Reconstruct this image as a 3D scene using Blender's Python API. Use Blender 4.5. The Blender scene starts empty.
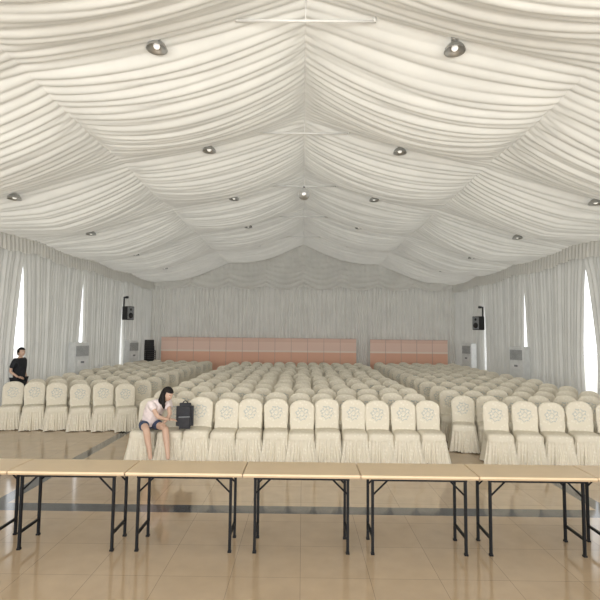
import bpy, bmesh, math, random
import numpy as np
from mathutils import Vector, Matrix
random.seed(4); rng=np.random.RandomState(7)
S=bpy.context.scene
COL=S.collection
F=470.0
FR=[-4.3,-1.0,2.3,5.6,8.9,12.2,15.5,18.8,22.1]
CF=[-4.3]+[v-.4 for v in FR[1:-1]]+[22.1]
RZ=6.3; SL=0.26; WX=7.16; PX=3.5; YB=22.1; Y0=-4.3
# ---------------------------------------------------------------- materials
def nmat(name):
    m=bpy.data.materials.new(name); m.use_nodes=True
    nt=m.node_tree; nt.nodes.clear()
    o=nt.nodes.new('ShaderNodeOutputMaterial')
    return m,nt,o
def pmat(name,col,rough=0.5,metal=0.0,var=0.06,scale=8.0,bump=0.0,spec=0.5,emit=0):
    m,nt,o=nmat(name); N=nt.nodes.new; L=nt.links.new
    b=N('ShaderNodeBsdfPrincipled'); b.inputs['Roughness'].default_value=rough; b.inputs['Metallic'].default_value=metal
    b.inputs['Specular IOR Level'].default_value=spec
    if emit: b.inputs['Emission Color'].default_value=(1,.97,.9,1); b.inputs['Emission Strength'].default_value=emit
    tc=N('ShaderNodeTexCoord'); no=N('ShaderNodeTexNoise'); no.inputs['Scale'].default_value=scale
    L(tc.outputs['Object'],no.inputs['Vector'])
    r=N('ShaderNodeValToRGB')
    r.color_ramp.elements[0].position=.3; r.color_ramp.elements[1].position=.7
    r.color_ramp.elements[0].color=(*[max(0,c*(1-var)) for c in col],1)
    r.color_ramp.elements[1].color=(*[min(1,c*(1+var)) for c in col],1)
    L(no.outputs['Fac'],r.inputs['Fac']); L(r.outputs['Color'],b.inputs['Base Color'])
    if bump>0:
        bp=N('ShaderNodeBump'); bp.inputs['Strength'].default_value=bump; bp.inputs['Distance'].default_value=.01
        n2=N('ShaderNodeTexNoise'); n2.inputs['Scale'].default_value=scale*8; L(tc.outputs['Object'],n2.inputs['Vector'])
        L(n2.outputs['Fac'],bp.inputs['Height']); L(bp.outputs['Normal'],b.inputs['Normal'])
    L(b.outputs['BSDF'],o.inputs['Surface'])
    return m
def fabric(name,col,trans=0.3,tcol=None,var=.05,nscale=1.5):
    m,nt,o=nmat(name); N=nt.nodes.new; L=nt.links.new
    d=N('ShaderNodeBsdfDiffuse'); t=N('ShaderNodeBsdfTranslucent'); mx=N('ShaderNodeMixShader'); mx.inputs[0].default_value=trans
    tc=N('ShaderNodeTexCoord'); no=N('ShaderNodeTexNoise'); no.inputs['Scale'].default_value=nscale; no.inputs['Detail'].default_value=4
    L(tc.outputs['Object'],no.inputs['Vector'])
    r=N('ShaderNodeValToRGB'); r.color_ramp.elements[0].position=.3; r.color_ramp.elements[1].position=.7
    r.color_ramp.elements[0].color=(*[c*(1-var) for c in col],1); r.color_ramp.elements[1].color=(*[min(1,c*(1+var)) for c in col],1)
    L(no.outputs['Fac'],r.inputs['Fac']); L(r.outputs['Color'],d.inputs['Color'])
    t.inputs['Color'].default_value=(*(tcol or col),1)
    L(d.outputs[0],mx.inputs[1]); L(t.outputs[0],mx.inputs[2]); L(mx.outputs[0],o.inputs['Surface'])
    return m
M_ceil=fabric('ceiling_fabric',(.78,.77,.72),.074,(.80,.79,.74))
M_curt=fabric('curtain_fabric',(.65,.645,.61),.14,(.72,.71,.68))
M_back=fabric('back_curtain_fabric',(.73,.72,.68),.035)
M_gable=fabric('gable_fabric',(.80,.79,.75),.14)
M_black=pmat('black_metal',(.006,.006,.007),.55,0,.06,8,0,.2)
M_blackpl=pmat('black_plastic',(.02,.02,.022),.5)
M_white=pmat('white_plastic',(.72,.73,.72),.4)
M_grey=pmat('grey_plastic',(.25,.26,.27),.5)
M_alu=pmat('white_aluminium',(.75,.75,.75),.35)
M_chrome=pmat('chrome',(.85,.85,.85),.3,.85)
M_steel=pmat('lamp_steel',(.50,.50,.49),.3,.85)
M_bulb=pmat('bulb_glass',(.9,.9,.85),.1,0,.02,8,0,.5,.6)
M_rod=pmat('tie_rod_paint',(.85,.85,.83),.4)
M_wood=pmat('table_laminate',(.64,.50,.33),.38,0,.04,3)
M_edge=pmat('table_edge',(.38,.27,.16),.4,0,.05,3)
M_skin=pmat('skin',(.60,.40,.30),.5,0,.03)
M_hair=pmat('black_hair',(.010,.008,.008),.6,0,.3,40,.3,.25)
M_shirt=pmat('pink_white_shirt',(.80,.70,.69),.8,0,.12,14)
M_denim=pmat('denim',(.04,.06,.12),.8,0,.2,30)
M_dark=pmat('dark_clothes',(.012,.013,.018),.8,0,.3,12)
M_eye=pmat('eye_white',(.8,.8,.8),.3); M_lip=pmat('lip',(.5,.17,.15),.5)
M_shoe=pmat('shoe_white',(.7,.7,.7),.6)
M_bag=pmat('backpack_nylon',(.015,.015,.02),.6,0,.3,20,.3)
# floor
def floor_mat():
    m,nt,o=nmat('floor_tiles'); N=nt.nodes.new; L=nt.links.new
    b=N('ShaderNodeBsdfPrincipled'); tc=N('ShaderNodeTexCoord')
    br=N('ShaderNodeTexBrick'); br.offset=0; br.inputs['Scale'].default_value=1; br.inputs['Brick Width'].default_value=.6; br.inputs['Row Height'].default_value=.6
    br.inputs['Mortar Size'].default_value=.003
    br.inputs['Color1'].default_value=(.46,.345,.225,1); br.inputs['Color2'].default_value=(.50,.375,.245,1); br.inputs['Mortar'].default_value=(.32,.24,.16,1)
    L(tc.outputs['Object'],br.inputs['Vector'])
    no=N('ShaderNodeTexNoise'); no.inputs['Scale'].default_value=5; no.inputs['Detail'].default_value=6; L(tc.outputs['Object'],no.inputs['Vector'])
    mul=N('ShaderNodeMix'); mul.data_type='RGBA'; mul.blend_type='MULTIPLY'; mul.inputs['Factor'].default_value=.25
    L(br.outputs['Color'],mul.inputs['A']); L(no.outputs['Fac'],mul.inputs['B'])
    sep=N('ShaderNodeSeparateXYZ'); L(tc.outputs['Object'],sep.inputs[0])
    def mth(op,a,bv=None):
        n=N('ShaderNodeMath'); n.operation=op
        if isinstance(a,(int,float)): n.inputs[0].default_value=a
        else: L(a,n.inputs[0])
        if bv is not None:
            if isinstance(bv,(int,float)): n.inputs[1].default_value=bv
            else: L(bv,n.inputs[1])
        return n.outputs[0]
    ax=mth('ABSOLUTE',sep.outputs['X']); bx=mth('LESS_THAN',mth('ABSOLUTE',mth('SUBTRACT',ax,3.67)),.10)
    yy=mth('PINGPONG',mth('SUBTRACT',sep.outputs['Y'],5.75),2.4); by=mth('LESS_THAN',yy,.12)
    band=mth('MAXIMUM',bx,by)
    mb=N('ShaderNodeMix'); mb.data_type='RGBA'; L(band,mb.inputs['Factor']); L(mul.outputs['Result'],mb.inputs['A']); mb.inputs['B'].default_value=(.060,.060,.063,1)
    L(mb.outputs['Result'],b.inputs['Base Color'])
    b.inputs['Roughness'].default_value=.09; b.inputs['Specular IOR Level'].default_value=.9
    L(b.outputs[0],o.inputs['Surface']); return m
M_floor=floor_mat()
# chair cover
def cover_mat():
    m,nt,o=nmat('chair_cover'); N=nt.nodes.new; L=nt.links.new
    b=N('ShaderNodeBsdfPrincipled'); b.inputs['Roughness'].default_value=.75
    tc=N('ShaderNodeTexCoord'); sep=N('ShaderNodeSeparateXYZ'); L(tc.outputs['Object'],sep.inputs[0])
    def mth(op,a,bv=None):
        n=N('ShaderNodeMath'); n.operation=op
        if isinstance(a,(int,float)): n.inputs[0].default_value=a
        else: L(a,n.inputs[0])
        if bv is not None:
            if isinstance(bv,(int,float)): n.inputs[1].default_value=bv
            else: L(bv,n.inputs[1])
        return n.outputs[0]
    X=sep.outputs['X']; Z=mth('SUBTRACT',sep.outputs['Z'],.74)
    r=mth('SQRT',mth('ADD',mth('MULTIPLY',X,X),mth('MULTIPLY',Z,Z)))
    ang=mth('ARCTAN2',Z,X)
    pet=mth('MULTIPLY',mth('SINE',mth('MULTIPLY',ang,8.0)),.012)
    ring=mth('LESS_THAN',mth('ABSOLUTE',mth('SUBTRACT',mth('ADD',r,pet),.095)),.014)
    ring2=mth('LESS_THAN',mth('ABSOLUTE',mth('SUBTRACT',mth('SUBTRACT',r,pet),.045)),.012)
    med=mth('MAXIMUM',ring,ring2)
    vo=N('ShaderNodeTexVoronoi'); vo.inputs['Scale'].default_value=16; L(tc.outputs['Object'],vo.inputs['Vector'])
    sp=mth('LESS_THAN',vo.outputs['Distance'],.28)
    base=N('ShaderNodeMix'); base.data_type='RGBA'
    base.inputs['A'].default_value=(.70,.645,.53,1); base.inputs['B'].default_value=(.76,.71,.60,1); L(sp,base.inputs['Factor'])
    nn=N('ShaderNodeTexNoise'); nn.inputs['Scale'].default_value=45; L(tc.outputs['Object'],nn.inputs['Vector'])
    brk=mth('MULTIPLY',mth('GREATER_THAN',nn.outputs['Fac'],.45),.7)
    mm=N('ShaderNodeMix'); mm.data_type='RGBA'; mm.inputs['B'].default_value=(.38,.42,.42,1)
    L(mth('MULTIPLY',med,brk),mm.inputs['Factor']); L(base.outputs['Result'],mm.inputs['A'])
    L(mm.outputs['Result'],b.inputs['Base Color'])
    L(b.outputs[0],o.inputs['Surface']); return m
M_cover=cover_mat()
def screen_mat():
    m,nt,o=nmat('screen_panels'); N=nt.nodes.new; L=nt.links.new
    b=N('ShaderNodeBsdfPrincipled'); b.inputs['Roughness'].default_value=.6
    tc=N('ShaderNodeTexCoord'); sep=N('ShaderNodeSeparateXYZ'); L(tc.outputs['Object'],sep.inputs[0])
    r=N('ShaderNodeValToRGB'); r.color_ramp.interpolation='CONSTANT'
    mp=N('ShaderNodeMath'); mp.operation='DIVIDE'; mp.inputs[1].default_value=2.0; L(sep.outputs['Z'],mp.inputs[0]); L(mp.outputs[0],r.inputs['Fac'])
    e=r.color_ramp.elements; e[0].position=0; e[0].color=(.86,.50,.36,1); e[1].position=.62; e[1].color=(.92,.76,.66,1)
    x=e.new(.66); x.color=(.88,.64,.54,1); x=e.new(.84); x.color=(.82,.57,.47,1)
    L(r.outputs['Color'],b.inputs['Base Color']); L(b.outputs[0],o.inputs['Surface']); return m
M_screen=screen_mat()
# ---------------------------------------------------------------- helpers
def mkobj(name,verts,faces,mats,smooth=True,midx=None,parent=None):
    me=bpy.data.meshes.new(name); me.from_pydata([tuple(v) for v in verts],[],faces); me.update()
    if not isinstance(mats,(list,tuple)): mats=[mats]
    for m in mats: me.materials.append(m)
    if midx is not None: me.polygons.foreach_set('material_index',midx)
    me.polygons.foreach_set('use_smooth',[smooth]*len(me.polygons))
    o=bpy.data.objects.new(name,me); COL.objects.link(o)
    if parent: o.parent=parent
    return o
def grids(name,Ps,mats,**k):
    V=[];Fc=[];off=0
    for P in Ps:
        n,m,_=P.shape; V.extend(P.reshape(-1,3).tolist())
        i,j=np.meshgrid(np.arange(n-1),np.arange(m-1),indexing='ij')
        a=(i*m+j).ravel()+off
        Fc.extend(np.stack([a,a+1,a+m+1,a+m],1).tolist()); off+=n*m
    return mkobj(name,V,Fc,mats,**k)
class B:  # mesh builder with material slots
    def __init__(s): s.v=[];s.f=[];s.m=[]; s.sm=[]
    def box(s,c,d,mi=0,M=None,bev=0.0):
        bm=bmesh.new(); bmesh.ops.create_cube(bm,size=1)
        for v in bm.verts: v.co=Vector((v.co.x*d[0],v.co.y*d[1],v.co.z*d[2]))
        if bev>0: bmesh.ops.bevel(bm,geom=list(bm.edges),offset=bev,segments=2,affect='EDGES')
        s._add(bm,c,mi,M,False)
    def _add(s,bm,c,mi,M,sm):
        off=len(s.v); bm.verts.index_update()
        for v in bm.verts:
            p=v.co.copy()
            if M is not None: p=M@p
            s.v.append(p+Vector(c))
        for f in bm.faces: s.f.append([off+v.index for v in f.verts]); s.m.append(mi); s.sm.append(sm)
        bm.free()
    def cyl(s,p0,p1,r0,r1=None,mi=0,seg=12):
        r1=r0 if r1 is None else r1
        p0=Vector(p0);p1=Vector(p1); d=p1-p0
        bm=bmesh.new(); bmesh.ops.create_cone(bm,cap_ends=True,segments=seg,radius1=r0,radius2=r1,depth=d.length)
        M=d.to_track_quat('Z','Y').to_matrix(); s._add(bm,(p0+p1)/2,mi,M,True)
    def sph(s,c,r,mi=0,seg=16,sc=(1,1,1),M=None,smooth=True):
        bm=bmesh.new(); bmesh.ops.create_uvsphere(bm,u_segments=seg,v_segments=max(6,seg//2),radius=r)
        for v in bm.verts: v.co=Vector((v.co.x*sc[0],v.co.y*sc[1],v.co.z*sc[2]))
        s._add(bm,c,mi,M,smooth)
    def lathe(s,prof,c,mi=0,seg=24):
        off=len(s.v); n=len(prof)
        for k in range(seg):
            a=2*math.pi*k/seg
            for r,z in prof: s.v.append(Vector((c[0]+r*math.cos(a),c[1]+r*math.sin(a),c[2]+z)))
        for k in range(seg):
            k2=(k+1)%seg
            for i in range(n-1):
                s.f.append([off+k*n+i,off+k2*n+i,off+k2*n+i+1,off+k*n+i+1]); s.m.append(mi); s.sm.append(True)
    def obj(s,name,mats,parent=None,loc=None):
        o=mkobj(name,s.v,s.f,mats,midx=s.m,parent=parent)
        o.data.polygons.foreach_set('use_smooth',s.sm)
        if loc: o.location=loc
        return o
def nz(a,b,seed,k=5,f0=1.0):
    r=np.random.RandomState(seed); out=0
    for i in range(k):
        fa=r.uniform(.4,2.6)*f0; fb=r.uniform(-1,1)*f0; p=r.uniform(0,6.28)
        out=out+np.sin(fa*a+fb*b+p)
    return out/k
def ay(y): # 0 at frames, 1 mid-bay
    return np.abs(np.sin(np.pi*(y-FR[0])/3.3))
def roof(x,y):
    x=np.asarray(x,float); y=np.asarray(y,float); a=np.abs(x)
    t=np.where(a<PX,a/PX,(a-PX)/(7.35-PX)); t=np.clip(t,0,1)
    return RZ-SL*a-.03*np.sin(np.pi*t)-.42*ay(y)*(0.14+.86*np.sin(np.pi*t)**.7)*np.where(a>PX,np.where(t>.5,1-.75*(t-.5)*2,1),1)
# ---------------------------------------------------------------- shell
b=B(); b.box((0,9,-.05),(14.9,26.8,.1)); fl=b.obj('floor',[M_floor])
b=B(); b.box((0,10,-.16),(90,90,.1)); b.obj('ground',[pmat('outside_ground',(.45,.44,.40),.9)])
ys=np.arange(Y0,YB+.08,.018); Ps=[]
BD=[-7.35,-PX,0,PX,7.35]
def bound(k,Y):
    return .030*np.abs(np.sin((2*np.pi*Y/.16+2.5*nz(Y,0*Y,500+k,6,1.6))/2))*(1+.5*nz(Y,0*Y,520+k,5,1.2))+.02*np.abs(np.sin(np.pi*Y/.47+nz(Y,0*Y,540+k,4,1)))
for k in range(4):
    xa,xb=BD[k],BD[k+1]
    xs=xa+(xb-xa)*np.array([0,.02,.05,.09,.14,.2,.26,.32,.38,.44,.5,.56,.62,.68,.74,.8,.86,.91,.95,.98,1.]); X,Y=np.meshgrid(xs,ys,indexing='ij')
    t=(X-xa)/(xb-xa); bel=np.sin(np.pi*t)
    ph=2*np.pi*Y/.155+2.6*nz(Y,X,10+k,6,1.8)+2.0*bel*nz(Y,X*.5,30+k,5,2.2)+2.0*t*nz(Y,0*Y,50+k,4,1.2)
    ph2=2*np.pi*Y/.43+3.0*nz(Y,X,70+k,6,1.1)+1.5*bel*nz(Y,X,90+k,5,1.7)
    A=.032*(1+.7*nz(Y,X,110+k,5,1.5)); A2=.052*(1+.6*nz(Y,X,130+k,5,.9))
    D=A*np.abs(np.sin(ph/2))+A2*np.abs(np.sin(ph2/2))*(.35+.65*bel)
    w0=np.clip(1-t/.12,0,1)**2; w1=np.clip(1-(1-t)/.12,0,1)**2
    D=D*(1-w0-w1)+w0*bound(k,Y)+w1*bound(k+1,Y)
    Ps.append(np.stack([X,Y,roof(X,Y)-D],-1))
grids('ceiling',Ps,M_ceil)
# side curtains
def side(sgn,name):
    Ps=[]
    for i in range(len(CF)-1):
        a,c=CF[i],CF[i+1]
        zs=np.concatenate([np.linspace(0.02,3.9,16),np.linspace(4.0,4.55,5)])
        us=np.linspace(0,1,210); U,Z=np.meshgrid(us,zs,indexing='ij')
        def gap(z,g): return .015+g*np.clip((3.9-z)/2.2,0,1)**.7*(1-.25*np.clip((1.3-z)/1.3,0,1))
        g0=gap(Z,.12+.10*((i*7)%3)/2); g1=gap(Z,.16+.10*((i*5)%3)/2)
        if sgn>0 and i==4: g1=gap(Z,.42)
        if i==len(CF)-2: g1=g1*0
        Y=a+g0+(c-a-g0-g1)*U
        ph=2*np.pi*U*3.3/.15+1.6*nz(U*8,Z*.3,200+i+int(50*sgn),5,1.0)
        ph2=2*np.pi*U*3.3/.5+2*nz(U*6,Z*.3,260+i+int(50*sgn),5,1)
        amp=.065*(1+.5*nz(U*9,Z*.2,300+i,4,1))
        Xx=WX-amp*np.abs(np.sin(ph/2))-.05*np.abs(np.sin(ph2/2))
        Ps.append(np.stack([sgn*Xx,Y,Z],-1))
    grids(name,Ps,M_curt)
side(-1,'wall_left'); side(1,'wall_right')
# posts of the tent frame outside the curtains
for sgn,nm in ((-1,'left'),(1,'right')):
    b=B()
    for y in FR[:-1]: b.box((sgn*7.42,y+.5,2.2),(.12,.12,4.4),0,None,.008)
    b.box((sgn*7.42,(Y0+YB)/2,4.38),(.10,YB-Y0,.12))
    b.obj('trim_posts_'+nm,[M_alu])
# back wall
us=np.linspace(-7.2,7.2,1100); zs=np.linspace(0,1,40)
X,T=np.meshgrid(us,zs,indexing='ij'); Z=.02+T*(roof(X,YB+0*X)-.06)
ph=2*np.pi*X/.17+1.8*nz(X,Z*.4,401,6,1.6); ph2=2*np.pi*X/.75+2*nz(X,Z*.3,402,5,1)
Yy=YB-.06*(1+.5*nz(X,Z,403,4,1.4))*np.abs(np.sin(ph/2))-.09*np.abs(np.sin(ph2/2))
grids('wall_back',[np.stack([X,Yy,Z],-1)],M_back)
# gable drape with swags
us=np.linspace(-7.0,7.0,420); zs=np.linspace(0,1,120); X,T=np.meshgrid(us,zs,indexing='ij')
sw=1.75; cx=np.abs(np.sin(np.pi*(X+7.0)/sw))
top=roof(X,YB-.25+0*X)-.02; bot=4.28-.17*cx
low=np.minimum(bot,top-.05)
Z=low+T*(top-low)
ph=2*np.pi*(Z+.30*cx*(1-T)+.12*nz(X,Z,411,5,1.2))/.21
v=2*np.pi*X/.22+2*nz(X,Z,412,5,1.5)
Yy=YB-.22-.055*np.abs(np.sin(ph/2))*np.clip(1.3-T*1.2,0.1,1)-.04*np.abs(np.sin(v/2))*T
grids('trim_gable_drape',[np.stack([X,Yy,Z],-1)],M_gable)
# eave valances
for sgn,nm in ((-1,'left'),(1,'right')):
    ysv=np.arange(Y0,YB-.3,.022); T=np.linspace(0,1,9); Y,Tt=np.meshgrid(ysv,T,indexing='ij')
    top=roof(7.0+0*Y,Y)+.02; bot=4.08-.10*ay(Y)+.02*np.sin(Y*9)
    Z=bot+(top-bot)*Tt
    ph=2*np.pi*Y/.16+2*nz(Y,Z,420,5,1.4)
    Xx=6.99-.05*np.abs(np.sin(ph/2))*(1-.6*Tt)
    grids('trim_valance_'+nm,[np.stack([sgn*Xx,Y,Z],-1)],M_gable)
# ---------------------------------------------------------------- tie rods, lamps, mirror ball
for y in FR[2:8]:
    b=B(); b.cyl((-.86,y,5.98),(.86,y,5.98),.017); b.cyl((0,y,5.98),(0,y,6.28),.006)
    for sx in (-.86,.86): b.cyl((sx,y,5.97),(sx,y,6.06),.02)
    b.obj('roof_tie_rod',[M_rod])
def lamp(x,y):
    z=float(roof(x,y))
    b=B()
    b.cyl((0,0,.04),(0,0,-.02),.05,.045,0)
    b.cyl((0,0,-.02),(0,0,-.05),.02,None,0)
    b.lathe([(.0,-.045),(.045,-.047),(.085,-.07),(.115,-.105),(.128,-.145),(.132,-.15),(.120,-.148),(.105,-.112),(.06,-.08),(0,-.07)],(0,0,0),0)
    b.sph((0,0,-.110),.042,1,14,(1,1,.9))
    o=b.obj('ceiling_lamp',[M_steel,M_bulb]); o.location=(x,y,z-.04)
for y in FR[2:8]:
    for x in (-5.6,-1.85,1.85,5.6): lamp(x,y)
b=B(); yb=12.2; zc=5.77
bm=bmesh.new(); bmesh.ops.create_uvsphere(bm,u_segments=24,v_segments=14,radius=.165)
b._add(bm,(0,0,0),0,None,False); b.cyl((0,0,.15),(0,0,.19),.03,None,1); b.cyl((0,0,.18),(0,0,.21),.006,None,1)
o=b.obj('mirror_ball',[M_chrome,M_blackpl]); o.location=(0,yb,zc)
# ---------------------------------------------------------------- wall equipment
def ac(x,y,sgn):
    b=B()  # local front = -Y
    b.box((0,0,.875),(.52,.30,1.75),0,None,.02)
    b.box((0,-.155,1.50),(.44,.02,.30),1)
    for i in range(9): b.box((0,-.168,1.37+i*.032),(.43,.012,.010),0)
    b.box((0,-.156,1.15),(.30,.014,.16),2); b.box((0,-.166,1.17),(.12,.008,.06),1)
    b.box((0,-.155,.42),(.44,.016,.62),0,None,.006)
    for i in range(14): b.box((0,-.166,.16+i*.038),(.40,.008,.012),1)
    b.box((0,0,.02),(.54,.32,.04),1)
    o=b.obj('air_conditioner',[M_white,M_grey,M_alu]); o.location=(x,y,0); o.rotation_euler=(0,0,sgn*math.radians(66))
ac(-6.69,14.1,1); ac(-6.69,18.4,1); ac(6.69,14.6,-1); ac(6.69,19.0,-1)
def speaker(x,y,sgn,z=2.8):
    b=B()
    b.box((0,0,0),(.34,.30,.52),0,None,.015); b.box((0,-.152,0),(.30,.01,.47),1)
    b.cyl((0,-.155,-.09),(0,-.166,-.09),.11,.10,0,20); b.cyl((0,-.155,.14),(0,-.166,.14),.05,.045,0,16)
    b.box((0,.20,0),(.05,.14,.05),0); b.box((0,.26,.2),(.05,.03,.9),0); b.cyl((0,.2,.62),(0,.05,.62),.04,.05,0)
    o=b.obj('loudspeaker',[M_blackpl,M_grey]); o.location=(x,y,z); o.rotation_euler=(0,0,sgn*math.radians(60))
speaker(-6.78,18.2,1); speaker(6.78,18.2,-1,2.55)
# stacked chairs
def stack(x,y):
    b=B()
    for i in range(11):
        z=.42+i*.085
        b.box((0,0,z),(.42,.42,.035),0,None,.01)
        b.box((0,.20+.008*i,z+.32),(.40,.03,.30),0,Matrix.Rotation(math.radians(8),3,'X'),.01)
        for sx in (-.2,.2): b.cyl((sx,.19,z),(sx,.23,z+.2),.011,None,1,8)
    for sx in (-.19,.19):
        for sy in (-.19,.19): b.cyl((sx*1.1,sy*1.1,0),(sx,sy,1.28),.013,None,1,8)
    o=b.obj('chair_stack',[M_blackpl,M_black]); o.location=(x,y,0); o.rotation_euler=(0,0,.5)
stack(-6.55,20.3); 
# partition screens
def screen(x0,x1,y,h):
    b=B(); n=max(1,round((x1-x0)/.72)); w=(x1-x0)/n
    for i in range(n):
        cx=-(x1-x0)/2+w*(i+.5)
        b.box((cx,0,h/2+.04),(w-.02,.04,h-.08),0,None,.006)
        b.box((cx+w/2,0,h/2),(.02,.05,h),1) if i<n-1 else None
        for s in(-1,1): b.box((cx+s*w*.35,0,.02),(.05,.35,.04),1)
    b.box((0,0,h),(x1-x0,.05,.025),1)
    o=b.obj('partition_screen',[M_screen,pmat('screen_trim',(.60,.42,.36),.5)]); o.location=((x0+x1)/2,y,0)
screen(-6.3,2.4,21.0,1.86); screen(3.0,6.45,21.0,1.84)
# ---------------------------------------------------------------- tables
def table(x,y):
    b=B(); W=1.122; D=.45; H=.75
    b.box((0,0,H-.011),(W,D,.022),0,None,.004)
    b.box((0,0,H-.026),(W-.004,D-.004,.014),1)
    for s in(-1,1): b.box((0,s*(D/2-.055),H-.048),(W-.20,.022,.030),2)
    for s in(-1,1):
        xl=s*(W/2-.115)
        for t in(-1,1):
            yy=t*(D/2-.06)
            b.box((xl,yy,(H-.04)/2),(.026,.026,H-.04),2,None,.003)
            b.box((xl,yy,.008),(.034,.034,.016),2)
        b.box((xl,0,H-.05),(.026,D-.12,.026),2); b.box((xl,0,.16),(.022,D-.12,.022),2)
        for t in(-1,1): b.cyl((xl,t*(D/2-.06),H-.20),(xl-s*.15,t*(D/2-.06),H-.055),.009,None,2,8)
        b.cyl((xl-s*.15,-(D/2-.06),H-.06),(xl-s*.15,(D/2-.06),H-.06),.008,None,2,8)
    o=b.obj('folding_table',[M_wood,M_edge,M_black]); o.location=(x,y,0)
for i in range(-3,4): table(.005+i*1.13,4.82+random.uniform(-.006,.006))
# ---------------------------------------------------------------- banquet chairs
def chair_mesh(seed):
    r=np.random.RandomState(seed); V=[];Fc=[]
    n=168; th=np.linspace(0,2*np.pi,n,endpoint=False)
    def srect(a,b_,p=5.0):
        c,s=np.cos(th),np.sin(th); k=(np.abs(c/a)**p+np.abs(s/b_)**p)**(-1/p)
        return k*c,k*s
    phs=34*th+.9*np.sin(3*th+r.uniform(0,6))+.7*np.sin(5*th+r.uniform(0,6))+.5*np.sin(11*th+r.uniform(0,6))
    big=.5+.5*np.sin(8*th+r.uniform(0,6)+1.2*np.sin(3*th))
    rows=[]
    for z in (0.012,.05,.10,.16,.22,.28,.33,.365,.375,.39,.42,.445,.465):
        k=max(0,(.37-z)/.37)
        a=.208+.026*k; bb=.215+.028*k
        if z>=.375: a+=.006; bb+=.006
        if z>.43: a-=.012*(z-.43)/.035; bb-=.012*(z-.43)/.035
        x,y=srect(a,bb,5 if z<.3 else 6)
        am=(.012+.055*k) if z<.37 else .001
        f=1+am*(np.abs(np.sin(phs/2))*1.0*(.6+.8*big)-.5)/.22
        lift=(.008*np.sin(6*th+1) if z<.02 else 0)
        rows.append(np.stack([x*f,y*f,z+lift+0*x],1))
    for s,z in((.93,.480),(.75,.490),(.5,.494),(.2,.496),(.001,.496)):
        x,y=srect(.200,.207,5); rows.append(np.stack([x*s,y*s,z+0*x],1))
    def loft(rows):
        off=len(V)
        m=len(rows[0])
        for R in rows: V.extend(R.tolist())
        for i in range(len(rows)-1):
            for j in range(m):
                j2=(j+1)%m; Fc.append([off+i*m+j,off+i*m+j2,off+(i+1)*m+j2,off+(i+1)*m+j])
    loft(rows)
    n2=48; t2=np.linspace(0,2*np.pi,n2,endpoint=False); rows=[]
    zt=.965
    for z in list(np.linspace(.40,.80,9))+list(.80+(zt-.80)*np.sin(np.linspace(.12,1,12)*np.pi/2)):
        if z<.80: w=.196+.014*((z-.40)/.40); d=.036
        else:
            u=min(1,(z-.80)/(zt-.80)); w=.208*max(0.002,(1-u**2.7))**(1/2.2); d=.036*max(0.01,(1-u**4))**.5
        w+=.004*math.sin(z*30+seed)
        c,s=np.cos(t2),np.sin(t2)
        x=w*np.sign(c)*np.abs(c)**.55; y=d*np.sign(s)*np.abs(s)**.7
        y=y+.185+.16*(z-.42)+.012*(x/.2)**2*-1+.0025*np.sin(x*60+z*20+seed)
        rows.append(np.stack([x,y,z+0*x],1))
    loft(rows)
    me=bpy.data.meshes.new('banquet_chair_cover'); me.from_pydata([tuple(v) for v in V],[],Fc); me.update()
    me.materials.append(M_cover); me.polygons.foreach_set('use_smooth',[True]*len(me.polygons)); return me
CM=[chair_mesh(i) for i in range(4)]
def chair(x,y,rot=0):
    o=bpy.data.objects.new('banquet_chair',random.choice(CM)); COL.objects.link(o)
    o.location=(x+random.uniform(-.012,.012),y+random.uniform(-.03,.03),0)
    o.rotation_euler=(0,0,math.radians(rot+random.uniform(-4,4)))
    o.scale=(random.uniform(.98,1.02),1,random.uniform(.98,1.02))
YF=7.97
for r in range(13):
    dx=0 if r==0 else random.uniform(-.06,.06)
    for c in range(12):
        chair(-2.60+.4335*c+dx,YF+r*.84,0)
for r in range(11):
    dx=random.uniform(-.05,.05)
    for c in range(6):
        chair(-3.72-.50*c+dx,10.2+r*.84,26)
for r in range(14):
    dx=0 if r==0 else random.uniform(-.05,.05)
    for c in range(7):
        chair(3.26+.48*c+dx-(.25 if r>0 else 0),7.95+r*.82,-14)
# ---------------------------------------------------------------- people
def skin(name,verts,edges,rad,mat,parent,root=0,sub=2):
    me=bpy.data.meshes.new(name); me.from_pydata([tuple(v) for v in verts],edges,[]); me.update(); me.materials.append(mat)
    o=bpy.data.objects.new(name,me); COL.objects.link(o); o.parent=parent
    md=o.modifiers.new('skin','SKIN'); md.use_smooth_shade=True
    sv=me.skin_vertices[0].data
    for i,r in enumerate(rad):
        sv[i].radius=(r,r) if not isinstance(r,tuple) else r
        sv[i].use_root=(i==root)
    s=o.modifiers.new('sub','SUBSURF'); s.levels=sub; s.render_levels=sub
    return o
def chain(n,start=0): return [(start+i,start+i+1) for i in range(n-1)]
def hand(name,wrist,d,nrm,mat,parent,side=1):
    d=Vector(d).normalized(); nrm=Vector(nrm); nrm=(nrm-d*nrm.dot(d)).normalized(); s=d.cross(nrm)*side
    w=Vector(wrist); V=[w,w+d*.045]; R=[.020,.022]; E=[(0,1)]
    L=[.062,.072,.068,.052]
    for k in range(4):
        off=(k-1.5)*.020; kn=w+d*(.088-.004*abs(k-1.2))+s*off
        i0=len(V); V.append(kn); R.append(.0105); E.append((1,i0)); p=kn; cur=d.copy()
        for j,fr in enumerate((.42,.32,.26)):
            cur=(cur+nrm*(-.28)).normalized(); p=p+cur*L[k]*fr; V.append(p); R.append(.0085-.0008*j); E.append((len(V)-2,len(V)-1))
    t0=w+d*.03-s*.028; i0=len(V); V.append(t0); R.append(.012); E.append((0,i0))
    for j in range(2):
        t0=t0+(d*.7-s*.6-nrm*.3).normalized()*.028; V.append(t0); R.append(.009); E.append((len(V)-2,len(V)-1))
    return skin(name,V,E,R,mat,parent,0,1)
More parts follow.
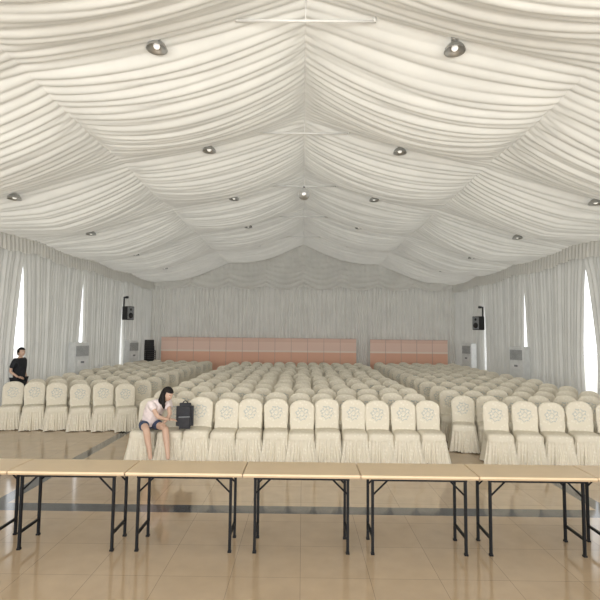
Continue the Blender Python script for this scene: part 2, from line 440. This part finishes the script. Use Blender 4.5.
def head(parent,c,yaw,pitch,long_hair):
    M=(Matrix.Rotation(yaw,3,'Z')@Matrix.Rotation(pitch,3,'X'))
    bm=bmesh.new(); bmesh.ops.create_uvsphere(bm,u_segments=32,v_segments=24,radius=1)
    for v in bm.verts:
        x,y,z=v.co; k=1-.28*max(0,-z)**1.5
        X=.074*x*k; Y=.094*y*(1-.12*max(0,-z)); Z=.112*z
        if y<0:
            g=math.exp(-((X/.012)**2+((Z+.012)/.020)**2)); Y-=.018*g
            g=math.exp(-(((abs(X)-.030)/.014)**2+((Z-.008)/.012)**2)); Y+=.006*g
            g=math.exp(-((X/.02)**2+((Z+.085)/.018)**2)); Y-=.010*g
        v.co=(X,Y,Z)
    b=B(); b._add(bm,(0,0,0),0,None,True)
    for s in(-1,1):
        b.sph((s*.030,-.079,.008),.010,1,10,(1,.6,.7)); b.sph((s*.030,-.085,.008),.005,2,8,(1,.4,1))
        b.box((s*.030,-.083,.027),(.024,.006,.004),2)
        b.sph((s*.074,.005,-.005),.022,0,10,(.35,.7,1.2))
    b.sph((0,-.082,-.048),.017,3,10,(1.1,.4,.32))
    b.v=[M@Vector(v)+Vector(c) for v in b.v]
    b.obj('head',[M_skin,M_eye,M_hair,M_lip],parent)
    bm=bmesh.new(); bmesh.ops.create_uvsphere(bm,u_segments=36,v_segments=28,radius=1)
    for v in bm.verts:
        x,y,z=v.co; w=1+.02*math.sin(20*math.atan2(y,x))
        v.co=(.084*x*w,.104*y*w+.006,.122*z+.004)
    dl=[v for v in bm.verts if (v.co.y<-.035 and v.co.z<.055) or v.co.z<(-.085 if not long_hair else -.1)-0 or (not long_hair and v.co.z<-.02 and v.co.y<.03)]
    bmesh.ops.delete(bm,geom=dl,context='VERTS')
    b=B(); b._add(bm,(0,0,0),0,None,True); b.v=[M@Vector(v)+Vector(c) for v in b.v]
    b.obj('hair_cap',[M_hair],parent)
    return M
def empty(name,loc):
    e=bpy.data.objects.new(name,None); COL.objects.link(e); e.empty_display_size=.1; return e
G=empty('seated_woman',(0,0,0))
pel=Vector((-2.53,7.86,.585)); wai=Vector((-2.47,7.82,.72)); che=Vector((-2.35,7.75,.875)); nek=Vector((-2.255,7.685,.985)); nk2=Vector((-2.20,7.65,1.03))
f=Vector((.70,-.71,0)); l=Vector((.71,.70,0))
shR=che-l*.15+Vector((.03,-.01,.07)); shL=che+l*.15+Vector((.03,-.01,.07))
elR=Vector((-2.27,7.50,.76)); wrR=Vector((-2.125,7.61,.70)); elL=Vector((-2.14,7.74,.76)); wrL=Vector((-2.20,7.60,.645))
hR=pel-l*.09; hL=pel+l*.09; knR=Vector((-2.44,7.49,.565)); knL=Vector((-2.17,7.60,.565))
anR=Vector((-2.36,7.50,.09)); anL=Vector((-2.09,7.52,.09)); 
def foot(a,d): return a+Vector(d)*.05+Vector((0,0,-.045)), a+Vector(d)*.15+Vector((0,0,-.06))
fR=foot(anR,(.5,-.85,0)); fL=foot(anL,(.6,-.8,0))
def calf(k,a): return k.lerp(a,.30)+Vector((-.01,.03,0)), k.lerp(a,.72)+Vector((0,.012,0))
cR1,cR2=calf(knR,anR); cL1,cL2=calf(knL,anL)
V=[pel,wai,che,nek,nk2,shR,elR,wrR,shL,elL,wrL,hR,knR,cR1,cR2,anR,hL,knL,cL1,cL2,anL]
E=[(0,1),(1,2),(2,3),(3,4),(2,5),(5,6),(6,7),(2,8),(8,9),(9,10),(0,11),(11,12),(12,13),(13,14),(14,15),(0,16),(16,17),(17,18),(18,19),(19,20)]
R=[.095,.075,.085,.042,.042,.042,.034,.022,.042,.034,.022,.076,.056,.058,.038,.032,.076,.056,.058,.038,.032]
skin('body',V,E,R,M_skin,G)
skin('shirt',[pel+Vector((0,0,.0)),wai,che,nek-Vector((.012,0,.018)),shR,shR.lerp(elR,.55),shL,shL.lerp(elL,.55)],[(0,1),(1,2),(2,3),(2,4),(4,5),(2,6),(6,7)],[.135,.125,.14,.062,.070,.060,.070,.060],M_shirt,G,1)
skin('shorts',[pel+Vector((0,0,.0)),pel+Vector((0,0,.05)),hR,hR.lerp(knR,.6),hL,hL.lerp(knL,.6)],[(0,1),(0,2),(2,3),(0,4),(4,5)],[.128,.120,.095,.082,.095,.082],M_denim,G)
for a,ft,nm in((anR,fR,'shoe_right'),(anL,fL,'shoe_left')):
    skin(nm,[a+Vector((0,0.02,-.045)),ft[0],ft[1]],[(0,1),(1,2)],[.036,(.04,.036),(.034,.024)],M_shoe,G)
hand('hand_right',wrR,(.75,.62,-.1),(-.2,-.3,.9),M_skin,G,1)
hand('hand_left',wrL,(.1,-.9,-.15),(0,0,1),M_skin,G,-1)
hc=Vector((-2.155,7.605,1.10))
head(G,hc,math.radians(62),math.radians(24),True)
bk=-f
skin('long_hair',[hc+Vector((0,0,.06))+bk*.03,hc+bk*.08+Vector((0,0,.0)),hc+bk*.12+Vector((-.01,-.01,-.10)),hc+bk*.16+Vector((-.03,-.02,-.17)),hc+bk*.20+Vector((-.03,-.03,-.26))],chain(5),[.07,.076,.072,.06,.025],M_hair,G,0)
skin('hair_side_lock',[hc+Vector((-.04,-.05,.05)),hc+Vector((-.055,-.065,-.03)),hc+Vector((-.045,-.085,-.12)),hc+Vector((-.02,-.09,-.22))],chain(4),[.034,.044,.038,.016],M_hair,G,0)
# backpack on neighbouring chair
b=B()
b.box((0,0,.21),(.28,.15,.42),0,None,.05); b.box((0,-.09,.14),(.22,.06,.22),0,None,.028)
b.box((0,-.122,.21),(.18,.006,.012),1); 
for s in(-1,1):
    b.cyl((s*.08,.07,.40),(s*.10,.12,.24),.012,None,0); b.cyl((s*.10,.12,.24),(s*.08,.08,.06),.012,None,0)
for k in range(6):
    a0=math.pi*k/6;a1=math.pi*(k+1)/6
    b.cyl((.04*math.cos(a0),0,.41+.045*math.sin(a0)),(.04*math.cos(a1),0,.41+.045*math.sin(a1)),.008,None,0,8)
o=b.obj('backpack',[M_bag,M_grey]); o.location=(-1.94,7.91,.500); o.rotation_euler=(0,0,.15)
# man
P=empty('standing_man',(0,0,0)); mx,my=-6.86,11.45
def W(x,y,z): return Vector((mx+x,my+y,z))
pel=W(0,0,.90); wai=W(0,0,1.05); che=W(.01,0,1.27); nek=W(.01,0,1.43); nk2=W(.02,0,1.49)
shR=W(.0,-.18,1.38); elR=W(-.06,-.27,1.12); wrR=W(.10,-.20,.98); shL=W(.0,.18,1.38); elL=W(-.01,.23,1.10); wrL=W(.06,.23,.86)
hR=W(0,-.09,.86); hL=W(0,.09,.86); kR=W(.02,-.10,.48); kL=W(.03,.12,.48); aR=W(-.02,-.10,.09); aL=W(0,.13,.09)
V=[pel,wai,che,nek,nk2,shR,elR,wrR,shL,elL,wrL,hR,kR,aR,hL,kL,aL]
E=[(0,1),(1,2),(2,3),(3,4),(2,5),(5,6),(6,7),(2,8),(8,9),(9,10),(0,11),(11,12),(12,13),(0,14),(14,15),(15,16)]
skin('body',V,E,[.11,.10,.11,.052,.05,.045,.036,.025,.045,.036,.025,.075,.056,.038,.075,.056,.038],M_skin,P)
skin('shirt',[pel,wai,che,nek-Vector((0,0,.02)),shR,shR.lerp(elR,.8),shL,shL.lerp(elL,.8)],[(0,1),(1,2),(2,3),(2,4),(4,5),(2,6),(6,7)],[.14,.135,.15,.065,.072,.06,.072,.06],M_dark,P,1)
skin('trousers',[pel,hR,kR,aR+Vector((0,0,.0)),hL,kL,aL],[(0,1),(1,2),(2,3),(0,4),(4,5),(5,6)],[.135,.10,.075,.058,.10,.075,.058],M_dark,P)
for a,nm in((aR,'shoe_right'),(aL,'shoe_left')):
    skin(nm,[a+Vector((-.02,0,-.045)),a+Vector((.08,0,-.045)),a+Vector((.17,0,-.055))],[(0,1),(1,2)],[.04,(.042,.038),(.036,.028)],M_blackpl,P)
hand('hand_right',wrR,(.6,.7,-.2),(.5,-.4,.7),M_skin,P,1); hand('hand_left',wrL,(.15,0,-1),(1,0,0),M_skin,P,1)
head(P,W(.03,0,1.565),math.radians(70),0,False)
# ---------------------------------------------------------------- light
w=bpy.data.worlds.new('World'); S.world=w; w.use_nodes=True; nt=w.node_tree; nt.nodes.clear()
bg=nt.nodes.new('ShaderNodeBackground'); bg.inputs['Color'].default_value=(.96,.985,1,1); bg.inputs['Strength'].default_value=2.0
o=nt.nodes.new('ShaderNodeOutputWorld'); nt.links.new(bg.outputs[0],o.inputs[0])
sd=bpy.data.lights.new('sun','SUN'); sd.energy=3.3; sd.angle=math.radians(12); so=bpy.data.objects.new('sun',sd); COL.objects.link(so)
so.rotation_euler=(math.radians(-25),math.radians(-12),0); so.location=(0,0,20)
ad=bpy.data.lights.new('open_front_daylight','AREA'); ad.shape='RECTANGLE'; ad.size=12; ad.size_y=3.2; ad.energy=900; ad.color=(1,.985,.96)
ao=bpy.data.objects.new('open_front_daylight',ad); COL.objects.link(ao); ao.location=(-.5,-4.25,1.8); ao.rotation_euler=(math.radians(94),0,math.radians(3))
# ---------------------------------------------------------------- camera
cd=bpy.data.cameras.new('camera'); cd.sensor_width=36; cd.lens=36*F/600; cd.clip_end=200
co=bpy.data.objects.new('camera',cd); COL.objects.link(co)
R=Matrix.Rotation(math.radians(.36),4,'Z')@Matrix.Rotation(math.radians(90+4.02),4,'X')@Matrix.Rotation(math.radians(.6),4,'Z')
co.matrix_world=Matrix.Translation((0,0,2.1))@R
S.camera=co
S.view_settings.view_transform='Standard'; S.view_settings.look='None'; S.view_settings.exposure=0
